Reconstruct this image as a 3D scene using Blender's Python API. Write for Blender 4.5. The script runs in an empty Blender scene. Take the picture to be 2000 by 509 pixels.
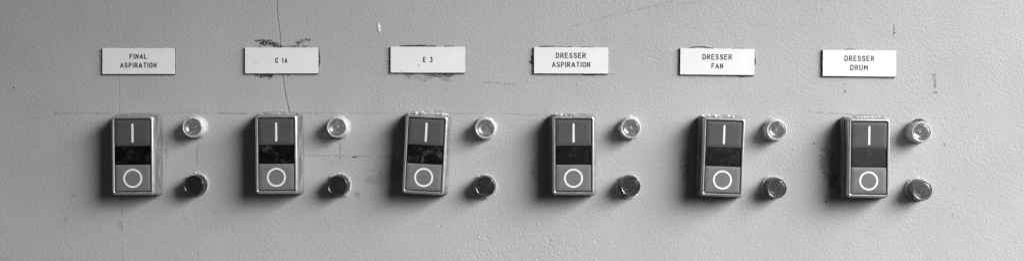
import bpy, bmesh, math, random
import numpy as np
from mathutils import Vector, Matrix, noise as mnoise

S = bpy.context.scene
COL = S.collection
P = 0.0005                 # metres per unit of the drawing (one photo pixel on the wall plane)
D = 2000.0                 # camera distance in the same units
CX, CY = 1000.0, 254.5
PI = math.pi

def W(px, py, d=0.0):
    """drawing units on a plane d in front of the wall -> world"""
    s = D / (D - d)
    return Vector(((px - CX) / s * P, -d * P, -(py - CY) / s * P))

# ------------------------------------------------------------------ materials
def new_mat(name):
    m = bpy.data.materials.new(name); m.use_nodes = True
    nt = m.node_tree; b = nt.nodes['Principled BSDF']
    return m, nt, b
def N(nt, t, **kw):
    n = nt.nodes.new(t)
    for k, v in kw.items():
        if k.startswith('_'): setattr(n, k[1:], v)
        else:
            n.inputs[k.replace('__', ' ')].default_value = v
    return n
def L(nt, a, b): nt.links.new(a, b)
def math_(nt, op, a, b=None, c=None, clamp=False):
    n = nt.nodes.new('ShaderNodeMath'); n.operation = op; n.use_clamp = clamp
    for i, v in enumerate((a, b, c)):
        if v is None: continue
        if isinstance(v, (int, float)): n.inputs[i].default_value = v
        else: L(nt, v, n.inputs[i])
    return n.outputs[0]
def mapr(nt, v, a, b, c=0.0, d=1.0):
    n = nt.nodes.new('ShaderNodeMapRange'); n.clamp = True
    L(nt, v, n.inputs[0])
    for i, x in enumerate((a, b, c, d)): n.inputs[i+1].default_value = x
    return n.outputs[0]
def grey(nt, v):
    n = nt.nodes.new('ShaderNodeCombineColor')
    for i in range(3):
        if isinstance(v, (int, float)): n.inputs[i].default_value = v
        else: L(nt, v, n.inputs[i])
    return n.outputs[0]
def mixf(nt, f, a, b):
    n = nt.nodes.new('ShaderNodeMix'); n.data_type = 'FLOAT'
    for i, v in ((0, f), (2, a), (3, b)):
        if isinstance(v, (int, float)): n.inputs[i].default_value = v
        else: L(nt, v, n.inputs[i])
    return n.outputs[0]
def wnoise(nt, vec, scale, detail=2.0, rough=0.5, w=None, dist=0.0):
    n = nt.nodes.new('ShaderNodeTexNoise')
    if w is not None:
        n.noise_dimensions = '4D'; L(nt, w, n.inputs['W'])
    L(nt, vec, n.inputs['Vector']); n.inputs['Scale'].default_value = scale
    n.inputs['Detail'].default_value = detail; n.inputs['Roughness'].default_value = rough
    n.inputs['Distortion'].default_value = dist
    return n.outputs['Fac']
def objvec(nt, scale=None):
    t = nt.nodes.new('ShaderNodeTexCoord')
    if scale is None: return t.outputs['Object']
    m = nt.nodes.new('ShaderNodeMapping'); m.inputs['Scale'].default_value = scale
    L(nt, t.outputs['Object'], m.inputs[0]); return m.outputs[0]
def rnd_w(nt):
    o = nt.nodes.new('ShaderNodeObjectInfo')
    # the object's own tint (object colour, red channel) also seeds the pattern, so copies differ
    return math_(nt, 'MULTIPLY', o.outputs['Random'], 50.0), o

def mat_wall():
    m, nt, b = new_mat('painted_steel')
    v = objvec(nt)
    vs = objvec(nt, (1.0, 1.0, 0.78))
    ag = nt.nodes.new('ShaderNodeAttribute'); ag.attribute_name = 'grime'
    ac = nt.nodes.new('ShaderNodeAttribute'); ac.attribute_name = 'chalk'
    big = wnoise(nt, v, 9.0, 3, 0.6)
    fine = wnoise(nt, v, 420.0, 3, 0.6)
    col = math_(nt, 'ADD', mapr(nt, big, 0.3, 0.7, 0.365, 0.405), mapr(nt, fine, 0.25, 0.75, -0.015, 0.015))
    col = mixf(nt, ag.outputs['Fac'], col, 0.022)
    col = mixf(nt, ac.outputs['Fac'], col, 0.72)
    L(nt, grey(nt, col), b.inputs['Base Color'])
    b.inputs['Roughness'].default_value = 0.5
    b.inputs['Specular IOR Level'].default_value = 0.4
    n1 = wnoise(nt, vs, 1000.0, 2.0, 0.5, dist=0.4)
    n2 = wnoise(nt, v, 330.0, 1.0, 0.5)
    n4 = wnoise(nt, v, 22.0, 3.0, 0.6)
    h = math_(nt, 'MULTIPLY', math_(nt, 'ADD', n1, math_(nt, 'MULTIPLY', n2, 0.6)), mapr(nt, n4, .35, .65, .7, 1.15))
    bp = nt.nodes.new('ShaderNodeBump'); bp.inputs['Strength'].default_value = 1.0
    bp.inputs['Distance'].default_value = 0.00036
    L(nt, h, bp.inputs['Height']); L(nt, bp.outputs[0], b.inputs['Normal'])
    return m

def mat_metal():
    m, nt, b = new_mat('worn_metal')
    w, o = rnd_w(nt); v = objvec(nt)
    n1 = wnoise(nt, v, 160, 4, 0.65, w); n2 = wnoise(nt, v, 900, 3, 0.6, w)
    g = math_(nt, 'MULTIPLY', mapr(nt, n1, 0.47, 0.70), mapr(nt, n2, 0.42, 0.60))
    L(nt, grey(nt, mixf(nt, g, 0.60, 0.24)), b.inputs['Base Color'])
    L(nt, mixf(nt, g, .8, 0.1), b.inputs['Metallic'])
    L(nt, mixf(nt, g, 0.29, 0.6), b.inputs['Roughness'])
    bp = nt.nodes.new('ShaderNodeBump'); bp.inputs['Strength'].default_value = 0.08; bp.inputs['Distance'].default_value = 0.0002
    L(nt, n2, bp.inputs['Height']); L(nt, bp.outputs[0], b.inputs['Normal'])
    return m
def mat_side():
    m, nt, b = new_mat('grimy_housing_side')
    w, o = rnd_w(nt); v = objvec(nt, (1, 1, 0.35))
    n1 = wnoise(nt, v, 190, 5, 0.7, w); n2 = wnoise(nt, objvec(nt), 700, 3, 0.6, w)
    g = mapr(nt, n1, 0.35, 0.65)
    c = mixf(nt, g, 0.25, 0.09)
    c = mixf(nt, mapr(nt, n2, 0.64, 0.76), c, 0.4)
    L(nt, grey(nt, c), b.inputs['Base Color'])
    b.inputs['Metallic'].default_value = 0.35
    b.inputs['Roughness'].default_value = 0.5
    bp = nt.nodes.new('ShaderNodeBump'); bp.inputs['Strength'].default_value = 0.6; bp.inputs['Distance'].default_value = 0.0003
    L(nt, n2, bp.inputs['Height']); L(nt, bp.outputs[0], b.inputs['Normal'])
    return m
def mat_button(name, base, spots):
    m, nt, b = new_mat(name)
    w, o = rnd_w(nt); v = objvec(nt)
    n1 = wnoise(nt, v, 75, 4, 0.6, w); n2 = wnoise(nt, v, 480, 4, 0.7, w); n3 = wnoise(nt, v, 1500, 2, 0.5, w)
    c = mapr(nt, n1, 0.3, 0.7, base*0.86, base*1.14)
    dk = math_(nt, 'MULTIPLY', mapr(nt, n1, 0.45, 0.60), mapr(nt, n2, 0.52, 0.64))
    c = mixf(nt, math_(nt, 'MULTIPLY', dk, spots), c, base*0.35)
    ds = mapr(nt, n3, 0.70, 0.78)
    c = mixf(nt, math_(nt, 'MULTIPLY', ds, 0.35), c, 0.4)
    L(nt, grey(nt, c), b.inputs['Base Color'])
    L(nt, mapr(nt, n2, 0.3, 0.7, 0.34, 0.56), b.inputs['Roughness'])
    b.inputs['Specular IOR Level'].default_value = 0.35
    bp = nt.nodes.new('ShaderNodeBump'); bp.inputs['Strength'].default_value = 0.15; bp.inputs['Distance'].default_value = 0.0002
    L(nt, n2, bp.inputs['Height']); L(nt, bp.outputs[0], b.inputs['Normal'])
    return m
def mat_window():
    """dark lens between the buttons; the object's colour carries base tone (R), dust amount (G)"""
    m, nt, b = new_mat('dark_lens_plastic')
    w, o = rnd_w(nt); v = objvec(nt)
    sp = nt.nodes.new('ShaderNodeSeparateColor'); L(nt, o.outputs['Color'], sp.inputs[0])
    n1 = wnoise(nt, v, 60, 5, 0.72, w, 1.6); n2 = wnoise(nt, objvec(nt, (1, 1, 2.2)), 420, 4, 0.75, w, 1.0)
    d = math_(nt, 'MULTIPLY', mapr(nt, n1, 0.50, 0.68), mapr(nt, n2, 0.42, 0.68))
    d = math_(nt, 'MULTIPLY', d, sp.outputs[1])
    c = mixf(nt, d, sp.outputs[0], 0.16)
    L(nt, grey(nt, c), b.inputs['Base Color'])
    L(nt, mixf(nt, d, 0.14, 0.6), b.inputs['Roughness'])
    b.inputs['Specular IOR Level'].default_value = 0.3
    return m
def mat_simple(name, base, rough=0.5, metal=0.0, var=0.1, scale=300, bump=0.0, spec=0.4):
    m, nt, b = new_mat(name)
    v = objvec(nt); n1 = wnoise(nt, v, scale, 4, 0.65)
    L(nt, grey(nt, mapr(nt, n1, 0.3, 0.7, base*(1-var), base*(1+var))), b.inputs['Base Color'])
    b.inputs['Roughness'].default_value = rough; b.inputs['Metallic'].default_value = metal
    b.inputs['Specular IOR Level'].default_value = spec
    if bump:
        bp = nt.nodes.new('ShaderNodeBump'); bp.inputs['Strength'].default_value = bump; bp.inputs['Distance'].default_value = 0.0003
        L(nt, n1, bp.inputs['Height']); L(nt, bp.outputs[0], b.inputs['Normal'])
    return m
def mat_plate():
    m, nt, b = new_mat('white_laminate')
    v = objvec(nt); n1 = wnoise(nt, v, 60, 3, 0.6); n2 = wnoise(nt, v, 1300, 2, 0.6)
    t = nt.nodes.new('ShaderNodeTexCoord')
    g = nt.nodes.new('ShaderNodeTexNoise'); g.inputs['Scale'].default_value = 260; g.inputs['Detail'].default_value = 3
    L(nt, t.outputs['Generated'], g.inputs['Vector'])
    c = math_(nt, 'ADD', mapr(nt, n1, 0.3, 0.7, 0.70, 0.75), mapr(nt, n2, 0.3, 0.7, -0.02, 0.02))
    c = mixf(nt, mapr(nt, n2, 0.76, 0.82), c, 0.3)
    L(nt, grey(nt, c), b.inputs['Base Color'])
    b.inputs['Roughness'].default_value = 0.6; b.inputs['Specular IOR Level'].default_value = 0.22
    bp = nt.nodes.new('ShaderNodeBump'); bp.inputs['Strength'].default_value = 0.12; bp.inputs['Distance'].default_value = 0.0003
    L(nt, n2, bp.inputs['Height']); L(nt, bp.outputs[0], b.inputs['Normal'])
    return m
def mat_lens(name, base, dust, specular):
    m, nt, b = new_mat(name)
    w, o = rnd_w(nt); v = objvec(nt)
    n1 = wnoise(nt, v, 260, 4, 0.7, w); n2 = wnoise(nt, v, 1100, 3, 0.7, w)
    sp = nt.nodes.new('ShaderNodeSeparateColor'); L(nt, o.outputs['Color'], sp.inputs[0])
    d = math_(nt, 'MULTIPLY', mapr(nt, n1, 0.38, 0.64), mapr(nt, n2, 0.48, 0.68))
    d = math_(nt, 'MULTIPLY', d, math_(nt, 'MULTIPLY', sp.outputs[1], dust), clamp=True)
    bs = math_(nt, 'MULTIPLY', sp.outputs[0], base, clamp=True)
    L(nt, grey(nt, mixf(nt, d, bs, 0.45)), b.inputs['Base Color'])
    L(nt, mixf(nt, d, specular, 0.0), b.inputs['Transmission Weight'])
    L(nt, mixf(nt, d, 0.13, 0.6), b.inputs['Roughness'])
    b.inputs['IOR'].default_value = 1.49
    return m
def mat_face(name, base, dust):
    m, nt, b = new_mat(name)
    w, o = rnd_w(nt); v = objvec(nt)
    sp = nt.nodes.new('ShaderNodeSeparateColor'); L(nt, o.outputs['Color'], sp.inputs[0])
    n1 = wnoise(nt, v, 200, 4, 0.7, w); n2 = wnoise(nt, v, 1300, 3, 0.7, w)
    bs = math_(nt, 'MULTIPLY', sp.outputs[0], base)
    c = mixf(nt, mapr(nt, n1, 0.35, 0.65), bs, math_(nt, 'MULTIPLY', bs, 1.5))
    d = math_(nt, 'MULTIPLY', mapr(nt, n2, 0.58, 0.72), math_(nt, 'MULTIPLY', sp.outputs[1], dust))
    c = mixf(nt, d, c, 0.42)
    L(nt, grey(nt, c), b.inputs['Base Color'])
    L(nt, mapr(nt, n1, 0.3, 0.7, 0.2, 0.34), b.inputs['Roughness'])
    b.inputs['Metallic'].default_value = 0.55 if base > .2 else 0.3
    b.inputs['Anisotropic'].default_value = 0.85
    b.inputs['Coat Weight'].default_value = 1.0; b.inputs['Coat Roughness'].default_value = 0.08
    tg = nt.nodes.new('ShaderNodeTangent'); tg.direction_type = 'RADIAL'; tg.axis = 'Y'
    L(nt, tg.outputs[0], b.inputs['Tangent'])
    return m
M = dict(
    wall=mat_wall(), metal=mat_metal(), side=mat_side(),
    start=mat_button('start_button_plastic', 0.074, 0.9), stop=mat_button('stop_button_plastic', 0.15, 0.3),
    window=mat_window(),
    mark=mat_simple('white_inlay', 0.72, 0.45, var=0.04),
    black=mat_simple('matte_black', 0.012, 0.6, var=0.3),
    core=mat_simple('black_laminate_core', 0.012, 0.5, var=0.3),
    ink=mat_simple('engraving_ink', 0.012, 0.6, var=0.2),
    plate=mat_plate(),
    flake=mat_simple('crumbled_paint', 0.62, 0.8, var=0.3, scale=600, bump=0.6),
    dirt=mat_simple('dark_dirt_crumbs', 0.05, 0.8, var=0.6, scale=900, bump=0.6),
    collar=mat_simple('chalky_collar', 0.36, 0.6, var=0.35, scale=420, bump=0.8),
    clear=mat_lens('clear_lens_plastic', 0.97, .07, .95), clear_rim=mat_lens('clear_lens_rim_plastic', 0.88, .2, .55),
    tint=mat_lens('dark_lens_cap_plastic', 0.22, .5, .85),
    clear_face=mat_face('lamp_reflector_plastic', 0.33, 0.05), tint_face=mat_face('dark_lamp_reflector_plastic', 0.45, 0.2),
    refl=mat_simple('lamp_reflector', 0.55, 0.35, metal=0.6, var=0.2),
)

# ------------------------------------------------------------------ mesh helpers
def link(name, bm, mats, parent=None, loc=None, smooth=True, sharp=35):
    me = bpy.data.meshes.new(name)
    bm.normal_update(); bm.to_mesh(me); bm.free()
    for m in (mats if isinstance(mats, (list, tuple)) else [mats]): me.materials.append(m)
    if smooth:
        me.polygons.foreach_set('use_smooth', [True]*len(me.polygons))
        me.set_sharp_from_angle(angle=math.radians(sharp))
    o = bpy.data.objects.new(name, me); COL.objects.link(o)
    if parent: o.parent = parent
    if loc is not None: o.location = loc
    return o
def empty(name, loc, rot=0.0):
    o = bpy.data.objects.new(name, None); COL.objects.link(o)
    o.location = loc; o.rotation_euler = (0, rot, 0); o.empty_display_size = 0.01
    return o
def tag(o, label, cat, group=None):
    o['label'] = label; o['category'] = cat
    if group: o['group'] = group

def rrect(hw, hh, r, n=7):
    pts = []
    r = max(r, 0.01)
    for cx, cz, a0 in ((hw-r, hh-r, 0), (-hw+r, hh-r, 90), (-hw+r, -hh+r, 180), (hw-r, -hh+r, 270)):
        for k in range(n+1):
            a = math.radians(a0 + 90.0*k/n)
            pts.append((cx + r*math.cos(a), cz + r*math.sin(a)))
    return pts
def loft(bm, rings, cap=True, mi=None, off=(0, 0)):
    """rings: (hw, hh, r, depth) in drawing units; depth grows towards the camera (-Y)"""
    prev = None
    for k, (hw, hh, r, d) in enumerate(rings):
        cur = [bm.verts.new(((x+off[0])*P, -d*P, (z+off[1])*P)) for x, z in rrect(hw, hh, r)]
        if prev:
            n = len(cur)
            for i in range(n):
                f = bm.faces.new((prev[i], cur[i], cur[(i+1) % n], prev[(i+1) % n]))
                if mi: f.material_index = mi[k-1]
        prev = cur
    if cap:
        f = bm.faces.new(prev)
        if mi: f.material_index = mi[-1]
        bmesh.ops.recalc_face_normals(bm, faces=bm.faces)
        if f.normal.y > 0: bmesh.ops.reverse_faces(bm, faces=bm.faces)
def lathe(bm, prof, seg=56, jitter=None, cap=True, mi=None):
    prev = None
    for k, (r, d) in enumerate(prof):
        cur = []
        for i in range(seg):
            a = 2*PI*i/seg
            rr = r + (jitter(a, d) if jitter else 0)
            cur.append(bm.verts.new((rr*math.cos(a)*P, -d*P, rr*math.sin(a)*P)))
        if prev:
            for i in range(seg):
                f = bm.faces.new((prev[i], cur[i], cur[(i+1) % seg], prev[(i+1) % seg]))
                if mi: f.material_index = mi[k-1]
        prev = cur
    if cap:
        f = bm.faces.new(prev)
        bmesh.ops.recalc_face_normals(bm, faces=bm.faces)
        if f.normal.y > 0: bmesh.ops.reverse_faces(bm, faces=bm.faces)

def ribbon(bm, pts, w, d, th=0.25):
    """flat rounded stroke along pts (drawing units), its face at depth d, thickness th"""
    pts = [Vector(p) for p in pts]
    n = len(pts)
    left, right = [], []
    for i, p in enumerate(pts):
        if i == 0: t = (pts[1]-p).normalized()
        elif i == n-1: t = (p-pts[i-1]).normalized()
        else:
            t = ((p-pts[i-1]).normalized() + (pts[i+1]-p).normalized())
            t = t.normalized() if t.length > 1e-6 else (pts[i+1]-p).normalized()
        nn = Vector((-t.y, t.x))
        left.append(p + nn*w/2); right.append(p - nn*w/2)
    t0 = (pts[1]-pts[0]).normalized(); t1 = (pts[-1]-pts[-2]).normalized()
    def cap(c, t):
        out = []
        for k in range(1, 6):
            a = PI/2 - PI*k/6
            out.append(c + t*math.cos(a)*w/2 + Vector((-t.y, t.x))*math.sin(a)*w/2)
        return out
    def V(p, dd): return bm.verts.new((p.x*P, -dd*P, p.y*P))
    Lf = [V(p, d) for p in left]; Rf = [V(p, d) for p in right]
    for i in range(n-1): bm.faces.new((Rf[i], Rf[i+1], Lf[i+1], Lf[i]))
    c1 = [V(p, d) for p in cap(pts[-1], t1)]
    bm.faces.new([Lf[-1]] + [Rf[-1]] + c1[::-1]) if False else bm.faces.new([Rf[-1]] + c1[::-1] + [Lf[-1]])
    c0 = [V(p, d) for p in cap(pts[0], -t0)]
    bm.faces.new([Lf[0]] + c0[::-1] + [Rf[0]])
    loop = Rf + c1[::-1] + Lf[::-1] + c0[::-1]
    back = [bm.verts.new((v.co.x, -(d-th)*P, v.co.z)) for v in loop]
    m_ = len(loop)
    for i in range(m_):
        j = (i+1) % m_
        bm.faces.new((loop[i], back[i], back[j], loop[j]))

# ---- engraver's single-line alphabet, cap height 1
def arc(cx, cy, rx, ry, a0, a1, n=8):
    return [(cx+rx*math.cos(math.radians(a0+(a1-a0)*k/n)), cy+ry*math.sin(math.radians(a0+(a1-a0)*k/n))) for k in range(n+1)]
def mirror_s(w):
    h = w/2
    top = arc(h, .74, h*.94, .26, 25, 180, 10) + arc(h, .74, h*.94, .22, 190, 240, 4)
    bot = arc(h, .26, h*.98, .24, 60, 0, 5) + arc(h, .26, h*.98, .26, -10, -155, 10)
    return [top + bot]
GL = {
 'A': (.56, [[(0, 0), (.28, 1), (.56, 0)], [(.09, .3), (.47, .3)]]),
 'F': (.44, [[(.44, 1), (0, 1), (0, 0)], [(0, .53), (.36, .53)]]),
 'E': (.44, [[(.44, 1), (0, 1), (0, 0), (.45, 0)], [(0, .53), (.36, .53)]]),
 'I': (.02, [[(.01, 0), (.01, 1)]]),
 'N': (.48, [[(0, 0), (0, 1), (.48, 0), (.48, 1)]]),
 'L': (.44, [[(0, 1), (0, 0), (.44, 0)]]),
 'M': (.56, [[(0, 0), (0, 1), (.28, .4), (.56, 1), (.56, 0)]]),
 'S': (.46, mirror_s(.46)),
 'P': (.46, [[(0, 0), (0, 1)] + arc(.2, .73, .26, .27, 90, -90, 8) + [(0, .46)]]),
 'R': (.48, [[(0, 0), (0, 1)] + arc(.21, .74, .26, .26, 90, -90, 8) + [(0, .48)], [(.22, .48), (.48, 0)]]),
 'T': (.48, [[(0, 1), (.48, 1)], [(.24, 1), (.24, 0)]]),
 'O': (.46, [arc(.23, .75, .23, .25, 180, 0, 8) + arc(.23, .25, .23, .25, 0, -180, 8) + [(0, .75)]]),
 'C': (.46, [arc(.23, .75, .23, .25, 0, 180, 8) + arc(.23, .25, .23, .25, 180, 360, 8)]),
 'D': (.46, [[(0, 0), (0, 1), (.16, 1)] + arc(.16, .7, .3, .3, 90, 0, 6) + arc(.16, .3, .3, .3, 0, -90, 6) + [(0, 0)]]),
 'U': (.48, [[(0, 1)] + arc(.24, .25, .24, .25, 180, 360, 9) + [(.48, 1)]]),
 '1': (.2, [[(0, .8), (.14, 1), (.14, 0)]]),
 '4': (.5, [[(.34, 0), (.34, 1), (0, .28), (.5, .28)]]),
 '3': (.46, [[(.03, 1), (.44, 1), (.2, .6)] + arc(.2, .3, .25, .3, 80, -150, 10)]),
 ' ': (.34, []),
}
def text_strokes(bm, s, x0, x1, ytop, ybot, w, depth):
    """string between x0..x1 (outer ink edges), local drawing units (x right, z up)"""
    gap = .38
    adv = []; x = 0
    for ch in s:
        adv.append(x); x += GL[ch][0] + gap
    tot = x - gap
    h = ytop - ybot - w
    sx = (x1-x0-w)/tot
    k = 0
    for ch, a in zip(s, adv):
        for st in GL[ch][1]:
            ribbon(bm, [(x0 + w/2 + (a+px_)*sx, ybot + w/2 + py_*h) for px_, py_ in dens(st)], w, depth + 0.012*(k % 9), 0.4)
            k += 1
def dens(st):
    """double the point near sharp bends so the ribbon keeps its width"""
    out = []
    n = len(st)
    for i, p in enumerate(st):
        if 0 < i < n-1:
            a = Vector(st[i-1]); b = Vector(p); c = Vector(st[i+1])
            ang = (b-a).angle(c-b) if (b-a).length > 1e-6 and (c-b).length > 1e-6 else 0
            if ang > 0.6:
                e = 0.035
                out.append(tuple(b - (b-a).normalized()*min(e, (b-a).length*.4)))
                out.append(tuple(b + (c-b).normalized()*min(e, (c-b).length*.4)))
                continue
        out.append(tuple(p))
    return out

def crumbs(bm, spots, rnd, size=(0.8, 2.0)):
    """ragged crumbs: spots = list of (x, depth, z, n, spread x, spread z)"""
    for (x, d, z, n, sx, sz) in spots:
        for _ in range(n):
            r = rnd.uniform(*size)
            c = Vector((x + rnd.uniform(-sx, sx), 0, z + rnd.uniform(-sz, sz)))
            dd = d + rnd.uniform(-2.5, 2.5)
            res = bmesh.ops.create_icosphere(bm, subdivisions=1, radius=1.0)
            ax = Vector((r*rnd.uniform(.7, 1.8), r*rnd.uniform(.5, 1.2), r*rnd.uniform(.4, .9)))
            rot = Matrix.Rotation(rnd.uniform(0, 6), 3, 'Y') @ Matrix.Rotation(rnd.uniform(0, 6), 3, 'X')
            for v in res['verts']:
                q = v.co.copy() * rnd.uniform(.7, 1.25)
                q = rot @ Vector((q.x*ax.x, q.y*ax.y, q.z*ax.z))
                v.co = (q + Vector((c.x, -dd, c.z))) * P

# ------------------------------------------------------------------ the wall
def vnoise(x, y, seed):
    r = np.random.RandomState(seed); T = r.rand(256, 256)
    xi = np.floor(x).astype(int); yi = np.floor(y).astype(int)
    fx = x-xi; fy = y-yi; fx = fx*fx*(3-2*fx); fy = fy*fy*(3-2*fy)
    g = lambda a, b: T[a % 256, b % 256]
    return (g(xi, yi)*(1-fx)+g(xi+1, yi)*fx)*(1-fy) + (g(xi, yi+1)*(1-fx)+g(xi+1, yi+1)*fx)*fy
def fbm(x, y, seed, oct=3):
    s = 0; a = .5; t = 0
    for k in range(oct):
        s = s + a*vnoise(x*2**k, y*2**k, seed+k*17); t += a; a *= .55
    return s/t
def ss(a, b, v):
    t = np.clip((v-a)/(b-a), 0, 1); return t*t*(3-2*t)

def build_wall():
    xs = np.concatenate([np.arange(-900, -20, 20), np.arange(-20, 2021, 1.0), np.arange(2040, 2921, 20)])
    ys = np.concatenate([np.arange(-700, -20, 20), np.arange(-20, 531, 1.0), np.arange(550, 1231, 20)])
    nx, ny = len(xs), len(ys)
    X, Y = np.meshgrid(xs, ys)
    gr = np.zeros_like(X); ch = np.zeros_like(X); hz = np.zeros_like(X)
    def box(x0, y0, x1, y1, pad=6):
        i0 = np.searchsorted(xs, x0-pad); i1 = np.searchsorted(xs, x1+pad)
        j0 = np.searchsorted(ys, y0-pad); j1 = np.searchsorted(ys, y1+pad)
        return slice(j0, j1), slice(i0, i1)
    def line(pts, w, amt, seed=1, thr=0.0, depth=0.0, wob=0.6):
        for (xa, ya), (xb, yb) in zip(pts[:-1], pts[1:]):
            s = box(min(xa, xb), min(ya, yb), max(xa, xb), max(ya, yb))
            x = X[s] + wob*(vnoise(X[s]/9, Y[s]/9, seed)-.5)*2; y = Y[s] + wob*(vnoise(X[s]/9, Y[s]/9, seed+5)-.5)*2
            dx, dy = xb-xa, yb-ya; l2 = dx*dx+dy*dy
            t = np.clip(((x-xa)*dx+(y-ya)*dy)/l2, 0, 1)
            dd = np.hypot(x-xa-t*dx, y-ya-t*dy)
            mod = ss(thr-.18, thr+.18, fbm(X[s]/7, Y[s]/7, seed+9)) if thr > 0 else 1.0
            m_ = (1-ss(w*.5-.5, w*.5+.7, dd))*mod*amt
            gr[s] = np.maximum(gr[s], m_)
            if depth: hz[s] -= (1-ss(w*.5-.5, w*.5+1.2, dd))*depth
    def blob(cx, cy, rx, ry, amt, seed, thr=.5, sc=3.0, soft=.12, tgt=None, ang=0.0, stretch=1.0, edge=.35):
        tgt = gr if tgt is None else tgt
        m0 = max(rx, ry)
        s = box(cx-m0, cy-m0, cx+m0, cy+m0)
        ca, sa = math.cos(math.radians(ang)), math.sin(math.radians(ang))
        u = (X[s]-cx)*ca + (Y[s]-cy)*sa; v = -(X[s]-cx)*sa + (Y[s]-cy)*ca
        e = np.sqrt((u/rx)**2 + (v/ry)**2)
        n = fbm(u/sc/stretch+40, v/sc+40, seed, 4)
        env = 1-ss(1-edge, 1.0, e)
        m_ = ss(thr-soft, thr+soft, n*env + (env-1)*.3)*amt*(env > 0)
        tgt[s] = np.maximum(tgt[s], m_)
    def speck(cx, cy, r, amt=0.9, dent=0.0):
        s = box(cx-r, cy-r, cx+r, cy+r)
        dd = np.hypot(X[s]-cx, Y[s]-cy) + (vnoise(X[s]/1.5, Y[s]/1.5, int(cx+cy))-.5)*r*.8
        gr[s] = np.maximum(gr[s], (1-ss(r-.8, r+.6, dd))*amt)
        if dent: hz[s] -= (1-ss(0, r*1.6, dd))*dent
    # cracks and pencil lines
    line([(540, -20), (541, 20), (544, 52), (546.5, 66), (547, 95)], 1.3, .62, 3, 0, .5)
    line([(551, 140), (556, 178), (562, 206), (565.5, 224)], 1.3, .7, 4, 0, .5)
    line([(232.5, 150), (233.5, 228)], 1.2, .38, 5, .42, .2)
    line([(236, 380), (237.5, 440)], 1.3, .45, 6, .40, .2)
    line([(238, 440), (239, 509)], 1.2, .3, 6, .5, .1)
    line([(108, 221), (330, 221.5), (480, 222), (760, 221), (1010, 223)], 1.3, .35, 7, .48, .15)
    line([(118, 221), (205, 222)], 1.3, .3, 8, .46, .15)
    line([(425, 220.5), (445, 222), (480, 222)], 1.6, .5, 8, .36, .15)
    line([(350, 219), (400, 220)], 1.2, .4, 10, .40)
    line([(590, 303.5), (700, 304.5), (770, 306)], 1.4, .4, 9, .45)
    line([(688, 306.5), (696, 306)], 2.2, .95, 10)
    line([(385, 272), (385.5, 332)], 1.4, .6, 11, .42)
    line([(386, 386), (388, 509)], 1.2, .3, 12, .46)
    line([(387, 165), (387, 228)], 1.1, .28, 13, .5)
    line([(664.5, 274), (664.5, 310)], 1.4, .7, 14, .40)
    line([(945, 160), (975, 163), (1012, 166)], 1.5, .5, 15, .40)
    line([(1175, 141), (1205, 146)], 1.3, .5, 16, .4)
    line([(1112, 54), (1180, 34), (1250, 18), (1312, 3)], 1.2, .36, 17, .45)
    line([(1250, 18), (1330, 8), (1420, -4)], 1.1, .3, 18, .5)
    line([(752, 119), (762, 121)], 1.4, .6, 19)
    line([(1570, 218), (1645, 222)], 1.4, .5, 20, .42)
    line([(975, 222), (1070, 224)], 1.4, .35, 21, .45)
    line([(1640, 222), (1735, 226)], 1.6, .5, 22, .42)
    # black adhesive smears round the nameplates
    line([(499, 80), (516, 78.5), (530, 79.5)], 3.0, .85, 30, .34)
    blob(517, 84, 16, 7, .95, 31, .42, 2.2, ang=10, soft=.09)
    blob(538, 88, 18, 7, .98, 32, .40, 2.2, ang=18, soft=.09)
    blob(508, 90, 14, 5, .6, 33, .44, 2, ang=-60, soft=.09)
    blob(580, 84, 6, 4, .85, 34, .32, 3)
    blob(588, 82, 14, 6, .65, 35, .44, 1.8, ang=-30, soft=.09, stretch=2)
    line([(597, 77), (603, 79.5), (605, 78)], 2.6, .95, 36, .25)
    blob(577, 91, 42, 3.2, .6, 37, .42, 3)
    blob(515, 147, 26, 5, .95, 38, .38, 2.4)
    blob(528, 151, 10, 3.5, .8, 39, .36, 3, ang=-40)
    blob(511, 151, 5, 3, .7, 40, .35, 2)
    blob(563, 147, 3, 2, .7, 41, .3, 2)
    blob(623.5, 116, 2.3, 20, .9, 42, .30, 3)
    blob(623, 100, 1.8, 10, .7, 43, .34, 2)
    blob(812, 90, 40, 2.5, .9, 44, .2, 8, edge=.5); line([(782, 90.5), (800, 89), (825, 88.6), (852, 91)], 2.0, .95, 45, .2)
    line([(868, 91), (880, 89.8), (886, 91)], 1.8, .9, 46, .25)
    blob(865, 147, 32, 6, .85, 47, .42, 2); blob(840, 147, 18, 3, .6, 48, .42, 3)
    blob(870, 154, 20, 6, .4, 49, .47, 2.5, ang=15); blob(820, 150, 40, 9, .35, 50, .50, 2.5); blob(800, 146, 18, 3, .5, 51, .44, 2.5)
    blob(829, 157, 6, 2, .5, 52, .4, 2)
    line([(1052, 91.5), (1084, 90.5), (1115, 92), (1160, 92.5)], 1.9, .95, 53, .42)
    line([(1055, 91.5), (1080, 91)], 1.8, .9, 54, .2)
    blob(1039.5, 117, 4.5, 15, .9, 55, .36, 3.5, stretch=1.5)
    blob(1036, 121, 4, 5, .8, 56, .38, 2.5)
    blob(1151, 145.5, 20, 3, .9, 57, .32, 4); blob(1087, 144.5, 20, 1.6, .7, 58, .35, 3)
    line([(1346, 94), (1358, 92), (1372, 92), (1392, 94.5)], 2.0, .95, 59, .15)
    line([(1430, 95.5), (1450, 95), (1462, 96.5)], 1.8, .9, 60, .2)
    blob(1475, 119, 2.2, 11, .85, 61, .3, 3)
    blob(1449, 148, 17, 3, .95, 62, .25, 5); blob(1370, 146.5, 18, 1.8, .6, 63, .35, 3)
    line([(1648, 97), (1660, 96.2), (1670, 97)], 1.6, .8, 64, .3)
    # single marks
    speck(27, 171.5, 1.5, .95); speck(1844.5, 282, 1.7, .85); speck(1590, 280, 2.0, .85); speck(1613.5, 393.5, 2.2, .9)
    speck(1612, 290, 1.5, .6); speck(1860, 419, 1.6, .7); speck(455, 449, 1.6, .4); speck(451, 304, 1.3, .45)
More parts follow.
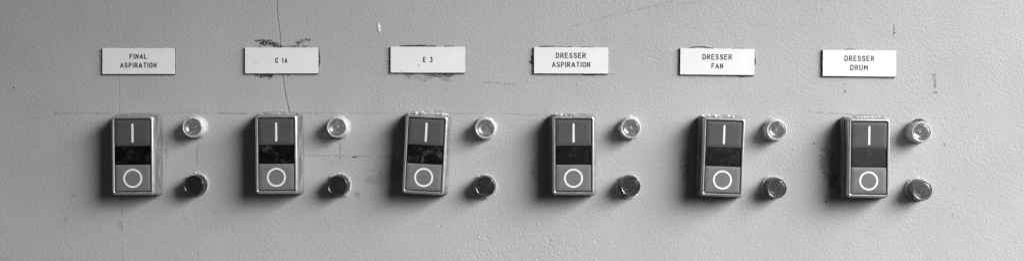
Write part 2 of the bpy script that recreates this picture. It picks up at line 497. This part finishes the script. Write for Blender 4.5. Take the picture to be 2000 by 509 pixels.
    speck(360, 427, 1.6, .5); speck(826, 128, .6, .3)
    line([(1746, 48), (1746, 60)], 1.8, .7, 70, .3); speck(1746, 65, 2.4, .95); speck(1747, 58, 1.5, .7)
    line([(1650, 165), (1650, 182)], 1.8, .55, 71, .38); speck(1650, 178, 1.9, .8)
    blob(1824, 146, 6, 4, .7, 72, .42, 2); blob(1826, 160, 3.5, 20, .7, 73, .42, 2.2); blob(1823, 151, 2.5, 6, .6, 74, .4, 2)
    line([(1824, 180), (1830, 180.5)], 2.4, .8, 75)
    speck(961, 300, 1.2, .5); speck(1035, 226, 1.2, .5); speck(775, 314, 1.2, .4)
    blob(698, 380, 8, 9, .5, 76, .50, 2.2, soft=.06, ang=30); blob(130, 375, 5, 2, .3, 77, .4, 2)
    blob(145, 382, 8, 5, .3, 78, .50, 2); blob(128, 428, 4, 10, .3, 79, .48, 2)
    blob(235, 440, 5, 14, .4, 80, .50, 2)
    blob(108, 221, 6, 3, .5, 81, .4, 2)
    # speckled grime beside the housings
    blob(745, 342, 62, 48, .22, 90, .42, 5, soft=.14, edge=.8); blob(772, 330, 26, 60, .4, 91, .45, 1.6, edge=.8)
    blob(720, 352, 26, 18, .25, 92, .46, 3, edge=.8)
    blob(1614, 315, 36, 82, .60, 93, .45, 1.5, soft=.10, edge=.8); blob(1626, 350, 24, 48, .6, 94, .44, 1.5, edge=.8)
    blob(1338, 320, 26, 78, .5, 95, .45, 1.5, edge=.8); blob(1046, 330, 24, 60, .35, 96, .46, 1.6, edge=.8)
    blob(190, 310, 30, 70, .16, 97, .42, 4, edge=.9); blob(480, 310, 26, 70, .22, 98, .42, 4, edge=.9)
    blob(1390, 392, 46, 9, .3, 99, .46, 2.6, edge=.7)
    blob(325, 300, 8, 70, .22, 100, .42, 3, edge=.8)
    # flaked chips
    blob(740, 55, 3.6, 11, .95, 110, .26, 3, tgt=ch, ang=-8)
    line([(736, 45), (741, 50), (742, 62), (739, 66)], 1.4, .5, 111, .35)
    s = box(730, 44, 750, 66); hz[s] += ch[s]*1.0
    # chalky rim of old paint on the wall above housings / lamps
    for (x, y, rx, seed) in ((263, 226, 48, 1), (545, 223, 50, 2), (835, 221, 46, 3), (1113, 225, 46, 4), (1408, 229, 46, 5), (1693, 229, 48, 6)):
        blob(x, y, rx, 3.2, .75, 120+seed, .44, 2.5, tgt=ch, edge=.3)
        blob(x, y-3, rx, 2.5, .55, 150+seed, .50, 2.5, edge=.3)
    # pits and pimples in the paint at the foot of the picture
    rr = random.Random(7)
    for _ in range(190):
        cx = rr.gauss(1010, 85); cy = 509 - abs(rr.gauss(0, 48)); r = rr.uniform(.8, 1.7)
        if not (840 < cx < 1210 and cy > 395): continue
        s = box(cx-5, cy-5, cx+5, cy+5)
        dd = np.hypot(X[s]-cx, Y[s]-cy)
        hz[s] += (1-ss(0, r*1.7, dd))*rr.choice((-1, -1, -1, -1, 1))*rr.uniform(.3, .85)
    for _ in range(500):
        cx = rr.uniform(0, 2000); cy = rr.uniform(0, 509); r = rr.uniform(.9, 1.7)
        s = box(cx-4, cy-4, cx+4, cy+4)
        dd = np.hypot(X[s]-cx, Y[s]-cy)
        hz[s] += (1-ss(0, r*1.7, dd))*rr.choice((-1, 1))*rr.uniform(.15, .5)
    co = np.empty((ny*nx, 3), np.float32)
    co[:, 0] = ((X-CX)*P).ravel(); co[:, 1] = (-hz*P).ravel(); co[:, 2] = (-(Y-CY)*P).ravel()
    idx = np.arange(nx*ny).reshape(ny, nx)
    q = np.stack([idx[1:, :-1], idx[1:, 1:], idx[:-1, 1:], idx[:-1, :-1]], -1).reshape(-1, 4)
    me = bpy.data.meshes.new('wall')
    me.vertices.add(len(co)); me.vertices.foreach_set('co', co.ravel())
    me.loops.add(q.size); me.loops.foreach_set('vertex_index', q.ravel().astype(np.int32))
    me.polygons.add(len(q)); me.polygons.foreach_set('loop_start', np.arange(0, q.size, 4, dtype=np.int32))
    me.update(calc_edges=True)
    me.polygons.foreach_set('use_smooth', np.ones(len(q), bool))
    for nm, arr in (('grime', gr), ('chalk', ch)):
        a = me.attributes.new(nm, 'FLOAT', 'POINT'); a.data.foreach_set('value', np.clip(arr, 0, 1).astype(np.float32).ravel())
    me.materials.append(M['wall'])
    o = bpy.data.objects.new('wall', me); COL.objects.link(o)
    o['kind'] = 'structure'
    return o
build_wall()

# ------------------------------------------------------------------ nameplates
PLATES = [  # corners TL, TR, BR, BL in the photo, lines (text, x0, x1, ytop, ybot)
 ((200, 94.2), (341.8, 94.2), (341.3, 144.5), (200, 144.5), [('FINAL', 253, 287.3, 105.2, 115.3), ('ASPIRATION', 234.5, 306, 122.3, 132.4)],
  'white engraved nameplate reading FINAL ASPIRATION, glued above the first switch'),
 ((478.5, 93), (621.8, 93), (621.5, 143.4), (478.5, 143.4), [('C 14', 537.6, 561.4, 113, 123.4)],
  'white engraved nameplate reading C 14 with black adhesive smears above and below it'),
 ((763, 91.3), (909, 91.8), (908.5, 141.9), (763, 141.9), [('E 3', 826, 845.2, 111.3, 122)],
  'white engraved nameplate reading E 3 with a few dark specks on its face'),
 ((1043, 92.4), (1188.5, 92.8), (1188, 143.8), (1043, 143.4), [('DRESSER', 1085.8, 1144.4, 103, 113.9), ('ASPIRATION', 1078, 1152.8, 120.7, 131.6)],
  'white engraved nameplate reading DRESSER ASPIRATION with a black smear on its left edge'),
 ((1329, 94.2), (1474.4, 96), (1473, 146.6), (1328.3, 145.4), [('DRESSER', 1372, 1429.6, 106, 116.8), ('FAN', 1389.6, 1412.4, 123.6, 134)],
  'white engraved nameplate reading DRESSER FAN, tilted slightly clockwise'),
 ((1607.4, 97.3), (1751.4, 99.1), (1749.2, 149.8), (1606.6, 148.4), [('DRESSER', 1649.5, 1707.4, 108.8, 119.7), ('DRUM', 1660.5, 1695, 126.7, 137.3)],
  'white engraved nameplate reading DRESSER DRUM, glued above the last switch'),
]
def plate(k, c0, c1, c2, c3, lines, label):
    TH = 4.0
    cs = [Vector(c) for c in (c0, c1, c2, c3)]
    cen = sum(cs, Vector((0, 0)))/4
    tilt = math.atan2(((c1[1]-c0[1])+(c2[1]-c3[1]))/2, ((c1[0]-c0[0])+(c2[0]-c3[0]))/2)
    s = D/(D-TH)
    w = ((cs[1]-cs[0]).length + (cs[2]-cs[3]).length)/4/s
    h = ((cs[3]-cs[0]).length + (cs[2]-cs[1]).length)/4/s
    wc = W(cen.x, cen.y, TH)
    root = empty('nameplate', Vector((wc.x, 0, wc.z)), tilt)
    tag(root, label, 'nameplate', 'engraved nameplates in a row')
    rnd = random.Random(100+k)
    def jag(hw, hh, d, amp, n=70):
        pts = []
        for (xa, za, xb, zb, m_) in ((-hw, -hh, hw, -hh, n), (hw, -hh, hw, hh, n//3), (hw, hh, -hw, hh, n), (-hw, hh, -hw, -hh, n//3)):
            for i in range(m_):
                t = i/m_
                j = rnd.uniform(-amp, amp)*(0.15 if za == zb == -hh else 1.0)
                if rnd.random() < .05: j -= amp*1.2
                x = xa+(xb-xa)*t; z = za+(zb-za)*t
                if za == zb: z += j*(1 if za > 0 else -1)
                else: x += j*(1 if xa > 0 else -1)
                pts.append((x, z))
        return pts
    def slab(name, outline, d0, d1, mat, bev):
        bm = bmesh.new()
        f = bm.faces.new([bm.verts.new((x*P, -d1*P, z*P)) for x, z in outline])
        a = [v for v in f.verts]
        b = [bm.verts.new((v.co.x*(1+bev/w), -(d1-bev)*P, v.co.z*(1+bev/h))) for v in a]
        c = [bm.verts.new((v.co.x, -d0*P, v.co.z)) for v in b]
        n = len(a)
        for r0, r1 in ((a, b), (b, c)):
            for i in range(n): bm.faces.new((r0[i], r1[i], r1[(i+1) % n], r0[(i+1) % n]))
        bmesh.ops.recalc_face_normals(bm, faces=bm.faces)
        if f.normal.y > 0: bmesh.ops.reverse_faces(bm, faces=bm.faces)
        return link(name, bm, mat, root, smooth=False)
    slab('backing', [(-w-.2, -h-.7), (w+.3, -h-.7), (w+.3, h+.1), (-w-.2, h+.1)], 0.0, 3.1, M['core'], .1)
    face = slab('face', jag(w-.15, h-.1, 0, .28), 3.15, 4.0, M['plate'], .15)
    bm = bmesh.new()
    for (t, x0, x1, yt, yb) in lines:
        zc = -( (yt+yb)/2 - cen.y)/s
        # letters follow the plate's tilt: rotate the measured centre back into the plate's frame
        xc = ((x0+x1)/2 - cen.x)/s
        ct, st = math.cos(tilt), math.sin(tilt)
        lx = xc*ct - zc*st; lz = xc*st + zc*ct
        hw = (x1-x0)/2/s; hh = (yb-yt)/2/s
        text_strokes(bm, t, lx-hw, lx+hw, lz+hh, lz-hh, 1.85, 4.12)
    link('lettering', bm, M['ink'], root, smooth=False)
    if k == 2:
        for (x, z, r) in ((-18.5, -11.5, 1.0), (-16.8, -11.0, .6), (-65, 22, .5), (-60, 20.5, .4), (-53, -23.5, .7), (64, 22.5, .5)):
            bm = bmesh.new(); ribbon(bm, [(x-r, z-r*.3), (x, z), (x+r, z+r*.4)], r*1.3, 4.1, .2)
            link('dirt_speck', bm, M['dirt'], root, smooth=False)
    if k == 1:
        bm = bmesh.new(); ribbon(bm, [(-50.8, -5.6), (-50.2, -5.6), (-49.8, -5.5)], 1.3, 4.1, .2)
        link('dirt_speck', bm, M['dirt'], root, smooth=False)
for k, a in enumerate(PLATES): plate(k, *a)

# ------------------------------------------------------------------ double push-button switches
def make_switch():
    root = empty('double_push_button', (0, 0, 0))
    bm = bmesh.new(); loft(bm, [(43.2, 77.4, 6, 0), (43.4, 77.5, 6, 2), (43.2, 77.3, 6, 3.4)])
    link('base_shade_strip', bm, M['black'], root)  # black strip standing in for the shade at the housing's foot
    bm = bmesh.new()
    rings = [(45.0, 79.0, 6.5, 3.2), (44.9, 78.8, 6.5, 10), (43.4, 77.6, 6.5, 20), (42.9, 77.0, 6.5, 21), (41.4, 75.7, 6, 21.4),
             (40.9, 75.6, 6, 27), (40.6, 75.3, 6, 33), (40.1, 74.8, 6, 36.5), (39.2, 74.0, 5.5, 38.8), (38.0, 72.8, 4.5, 39.8), (36.9, 71.7, 3.2, 40.0),
             (35.7, 70.5, 2.2, 39.7), (35.0, 69.8, 1.8, 38.8), (34.8, 69.6, 1.6, 28.0), (20, 50, 1, 27.9)]
    #        0  1  2  3  4  5  6  7  8  9 10 11 12 13 cap
    mi = [1, 1, 1, 1, 1, 1, 0, 0, 0, 0, 0, 0, 2, 2, 2]
    loft(bm, rings, True, mi)
    link('housing', bm, [M['metal'], M['side'], M['black']], root)
    def button(name, z0, z1, d, mat):
        hh = (z1-z0)/2; zc = (z0+z1)/2; hw = 33.7
        bm = bmesh.new()
        loft(bm, [(hw, hh, 1.2, 28.5), (hw, hh, 1.2, d-1.0), (hw-.25, hh-.25, 1.2, d-.3), (hw-.9, hh-.9, 1.0, d), (hw-8, hh-8, 3, d+.05)], off=(0, zc))
        return link(name, bm, mat, root)
    b1 = button('start_button', 18.1, 68.2, 38.6, M['start'])
    wn = button('indicator_window', -17.6, 17.7, 37.6, M['window'])
    b2 = button('stop_button', -68.2, -18.0, 38.8, M['stop'])
    bm = bmesh.new(); ribbon(bm, [(.2, 24.6+1.9), (.2, 61.2-1.9)], 3.9, 38.85, .4)
    link('line_symbol', bm, M['mark'], b1, smooth=False)
    bm = bmesh.new(); ro, ri = 18.2, 14.7; n = 72
    def ringv(r, d): return [bm.verts.new((r*math.cos(2*PI*i/n)*P, -d*P, (r*math.sin(2*PI*i/n)-43.6)*P)) for i in range(n)]
    A, B, C, E = ringv(ro, 38.6), ringv(ro, 39.05), ringv(ri, 39.05), ringv(ri, 38.6)
    for a, b in ((A, B), (B, C), (C, E)):
        for i in range(n): bm.faces.new((a[i], b[i], b[(i+1) % n], a[(i+1) % n]))
    bmesh.ops.recalc_face_normals(bm, faces=bm.faces)
    link('circle_symbol', bm, M['mark'], b2, smooth=False)
    return root
def copy_tree(o, parent=None):
    c = o.copy(); COL.objects.link(c)
    if parent: c.parent = parent
    for chd in list(o.children): copy_tree(chd, c)
    return c

SW = [  # centre of the buttons in the photo, tilt (deg clockwise), window tone, dust, label, flake spots on top
 (259.0, 303.2, -.5, .003, .35, 'grimy double push button with a scuffed right side, under the FINAL ASPIRATION nameplate', []),
 (539.6, 301.2, -.4, .004, .9, 'grimy double push button with a dust-smeared black window, under the C 14 nameplate', []),
 (829.9, 301.5, 3.0, .005, 1.3, 'double push button leaning right, crumb of paint on top, under the E 3 nameplate', [(-15, 26, 78, 16, 9, 2.2), (-9, 28, 81.5, 8, 4, 1.5), (-17, 26, 80, 7, 5, 2), (28, 26, 78, 8, 14, 1)]),
 (1120.1, 303.0, 0.0, .009, .4, 'upright double push button with flaked paint on top, under the DRESSER ASPIRATION nameplate', [(-18, 26, 77.5, 20, 16, 1.6), (0, 29, 79, 7, 5, 1.6), (-24, 28, 78.5, 6, 5, 1.4)]),
 (1412.6, 306.3, 2.1, .013, .6, 'double push button leaning right with torn paint along its top, under the DRESSER FAN nameplate', [(-22, 24, 77.6, 26, 18, 1.3), (13, 28, 78.5, 14, 7, 1.6)]),
 (1697.1, 308.2, .7, .035, .3, 'double push button with a plain dark grey window, under the DRESSER DRUM nameplate', [(-10, 20, 77.6, 10, 26, .9), (27, 24, 78, 8, 10, 1.0)]),
]
proto = make_switch()
for k, (px, py, t, tone, dust, label, spots) in enumerate(SW):
    r = proto if k == 0 else copy_tree(proto)
    w = W(px, py, 38.6); r.location = (w.x, 0, w.z); r.rotation_euler = (0, math.radians(t), 0)
    tag(r, label, 'push button', 'double push-button switches in a row')
    for c in r.children:
        if c.name.startswith('indicator_window'): c.color = (tone, dust, 0, 1)
    rnd = random.Random(50+k)
    bm = bmesh.new()
    base = [(-20, 22, 77.2, 26, 20, .5), (20, 22, 77.2, 26, 20, .5)]
    crumbs(bm, base, rnd, (.3, .8)); crumbs(bm, spots, rnd, (1.0, 2.3))
    # bits of paint clinging to the wall edge of the side
    for z in range(-70, 70, 5):
        sd = 1 if k < 3 else -1
        crumbs(bm, [(sd*44.2, 14, z, 1, .4, 3)], rnd, (.3, .9))
    link('paint_residue', bm, M['flake'], r)

# ------------------------------------------------------------------ indicator lamps
def make_lamp(kind):
    root = empty('indicator_lamp', (0, 0, 0))
    lens = M['clear'] if kind == 'clear' else M['tint']
    rnd = random.Random(3 if kind == 'clear' else 4)
    ph = [rnd.uniform(0, 6) for _ in range(4)]
    jit = lambda a, d: .35*math.sin(3*a+ph[0]) + .25*math.sin(7*a+ph[1]) + .2*math.sin(17*a+ph[2]+d) + .15*math.sin(31*a+d*2)
    bm = bmesh.new(); lathe(bm, [(22.6, 0), (22.5, 2.5), (22.0, 4.2), (21.2, 5.0), (19.0, 5.1)], 72, jit)
    link('collar', bm, M['collar'], root)
    bm = bmesh.new()
    prof = [(.05, 22.8), (6, 22.7), (12, 22.3), (16.2, 21.6), (17.2, 20.6), (17.2, 5.3), (20.6, 5.2), (20.9, 6.5), (20.7, 9.5), (20.0, 10.2), (20.0, 11.6), (20.5, 12.2), (20.4, 15.2), (19.8, 15.8), (19.8, 17.0), (20.1, 17.6),
            (19.9, 23.0), (19.6, 25.0), (19.0, 26.2), (18.2, 26.8), (17.4, 26.6), (16.8, 26.0), (16.0, 25.5), (12.5, 25.4), (11.6, 25.7), (8, 25.9), (4, 26.1), (.05, 26.2)]
    nf = len(prof) - 1
    lathe(bm, prof, 72, mi=[1 if (i < 4 or i >= nf-6) else 0 for i in range(nf)])
    bm.faces.ensure_lookup_table(); bm.faces[-1].material_index = 1
    lens = [M['clear_rim'] if kind == 'clear' else M['tint'], lens]
    rb = bmesh.new()
    lathe(rb, [(16.8, 20.4), (16.4, 20.2), (15.6, 18.0), (13.6, 15.6), (11, 13.8), (8, 12.6), (5.2, 12.0), (4.4, 12.0), (4.3, 13.6), (3.6, 15.6), (2.2, 16.8), (.8, 17.2)], 72)
    link('reflector', rb, M['clear_face'] if kind == 'clear' else M['tint_face'], root, sharp=60)
    link('lens', bm, lens, root, sharp=60)
    return root
LUP = [(375.6, 248.1, 'clear indicator lamp beside the start button under the FINAL ASPIRATION nameplate'),
       (657.8, 248.4, 'clear indicator lamp beside the start button under the C 14 nameplate'),
       (947.8, 250.3, 'clear indicator lamp beside the start button under the E 3 nameplate'),
       (1232.3, 250.0, 'clear indicator lamp with a curl of loose paint, beside the DRESSER ASPIRATION start button'),
       (1517.3, 253.7, 'clear indicator lamp beside the start button under the DRESSER FAN nameplate'),
       (1800.3, 257.5, 'clear indicator lamp with dark crumbs on top, beside the DRESSER DRUM start button')]
LDN = [(377.8, 362.0, 'dark indicator lamp in a crusty collar beside the FINAL ASPIRATION stop button'),
       (658.6, 362.6, 'dark indicator lamp beside the stop button under the C 14 nameplate'),
       (946.7, 363.4, 'dark indicator lamp with dust-speckled lens beside the E 3 stop button'),
       (1231.3, 363.0, 'dark indicator lamp beside the stop button under the DRESSER ASPIRATION nameplate'),
       (1517.2, 367.0, 'dark indicator lamp beside the stop button under the DRESSER FAN nameplate'),
       (1801.8, 371.4, 'dark grey indicator lamp beside the stop button under the DRESSER DRUM nameplate')]
for kind, lst in (('clear', LUP), ('dark', LDN)):
    p0 = make_lamp(kind)
    for k, (px, py, label) in enumerate(lst):
        r = p0 if k == 0 else copy_tree(p0)
        w = W(px, py, 26.5); r.location = (w.x, 0, w.z)
        r.rotation_euler = (0, k*1.1, 0)
        tag(r, label, 'indicator lamp', '%s indicator lamps in the %s row' % (kind, 'upper' if kind == 'clear' else 'lower'))
        for c in r.children:
            if c.name.startswith('lens'):
                if kind == 'clear': c.color = (1, 1, 0, 1)
                else: c.color = ((.34, .4, .46, .9, 1.2, 1.6)[k], (.2, .3, 1.0, .2, .2, .25)[k], 0, 1)
        rnd = random.Random(200+k+(50 if kind == 'dark' else 0))
        def ringspots(a0, a1, n, rad, d, cnt, spread):
            out = []
            for i in range(n):
                a = math.radians(a0+(a1-a0)*i/max(1, n-1)) + k*1.1      # undo the root's turn
                out.append((rad*math.cos(a), d, rad*math.sin(a), cnt, spread, spread))
            return out
        bm = bmesh.new()
        n_ = {('dark', 0): 9, ('dark', 1): 6, ('clear', 0): 2, ('clear', 1): 2}.get((kind, k), 1)
        crumbs(bm, ringspots(5, 140, 24, 22.3 + .12*n_, 3.5, n_, .8 + .12*n_), rnd, (.4, 1.1))
        link('paint_residue', bm, M['flake'], r)
        if kind == 'clear' and k == 5:
            bm = bmesh.new(); crumbs(bm, ringspots(75, 118, 9, 23.5, 14, 5, 1.8), rnd, (.7, 1.7)); crumbs(bm, ringspots(52, 66, 3, 22.5, 14, 3, 1.3), rnd, (.6, 1.2))
            link('dirt_crumbs', bm, M['dirt'], r)
        if kind == 'clear' and k == 3:
            bm = bmesh.new()
            a0 = k*1.1
            pts = [(23.2*math.cos(a0+math.radians(q)), 23.2*math.sin(a0+math.radians(q))) for q in range(92, 40, -6)]
            ribbon(bm, pts, 2.0, 17, 1.2)
            link('loose_paint', bm, M['flake'], r)

# ------------------------------------------------------------------ light, camera
def area(name, loc, target, size, size_y, power, spread=180):
    l = bpy.data.lights.new(name, 'AREA'); l.shape = 'RECTANGLE'; l.size = size; l.size_y = size_y
    l.energy = power; l.spread = math.radians(spread)
    o = bpy.data.objects.new(name, l); COL.objects.link(o)
    o.location = loc
    o.rotation_euler = (Vector(target)-Vector(loc)).to_track_quat('-Z', 'Y').to_euler()
    return o
area('window_light', (1.56, -.92, .48), (-.06, 0, -.66), 1.6, 1.4, 28, 62)
area('fill_light', (-2.4, -.55, .25), (0, 0, 0), .8, 1.2, 1.5, 180)  # added weak fill to lift the housings' dark left sides, no real source

w = bpy.data.worlds.new('World'); S.world = w; w.use_nodes = True
bg = w.node_tree.nodes['Background']; bg.inputs[0].default_value = (1, 1, 1, 1); bg.inputs[1].default_value = .035

cam = bpy.data.cameras.new('camera'); co = bpy.data.objects.new('camera', cam); COL.objects.link(co)
co.location = (0, -D*P, 0); co.rotation_euler = (PI/2, 0, 0)
cam.sensor_width = 36; cam.lens = 36.0*D/2000.0
cam.clip_start = .01; cam.clip_end = 50
S.camera = co
S.view_settings.view_transform = 'Standard'; S.view_settings.look = 'None'
S.view_settings.exposure = 0; S.view_settings.gamma = 1
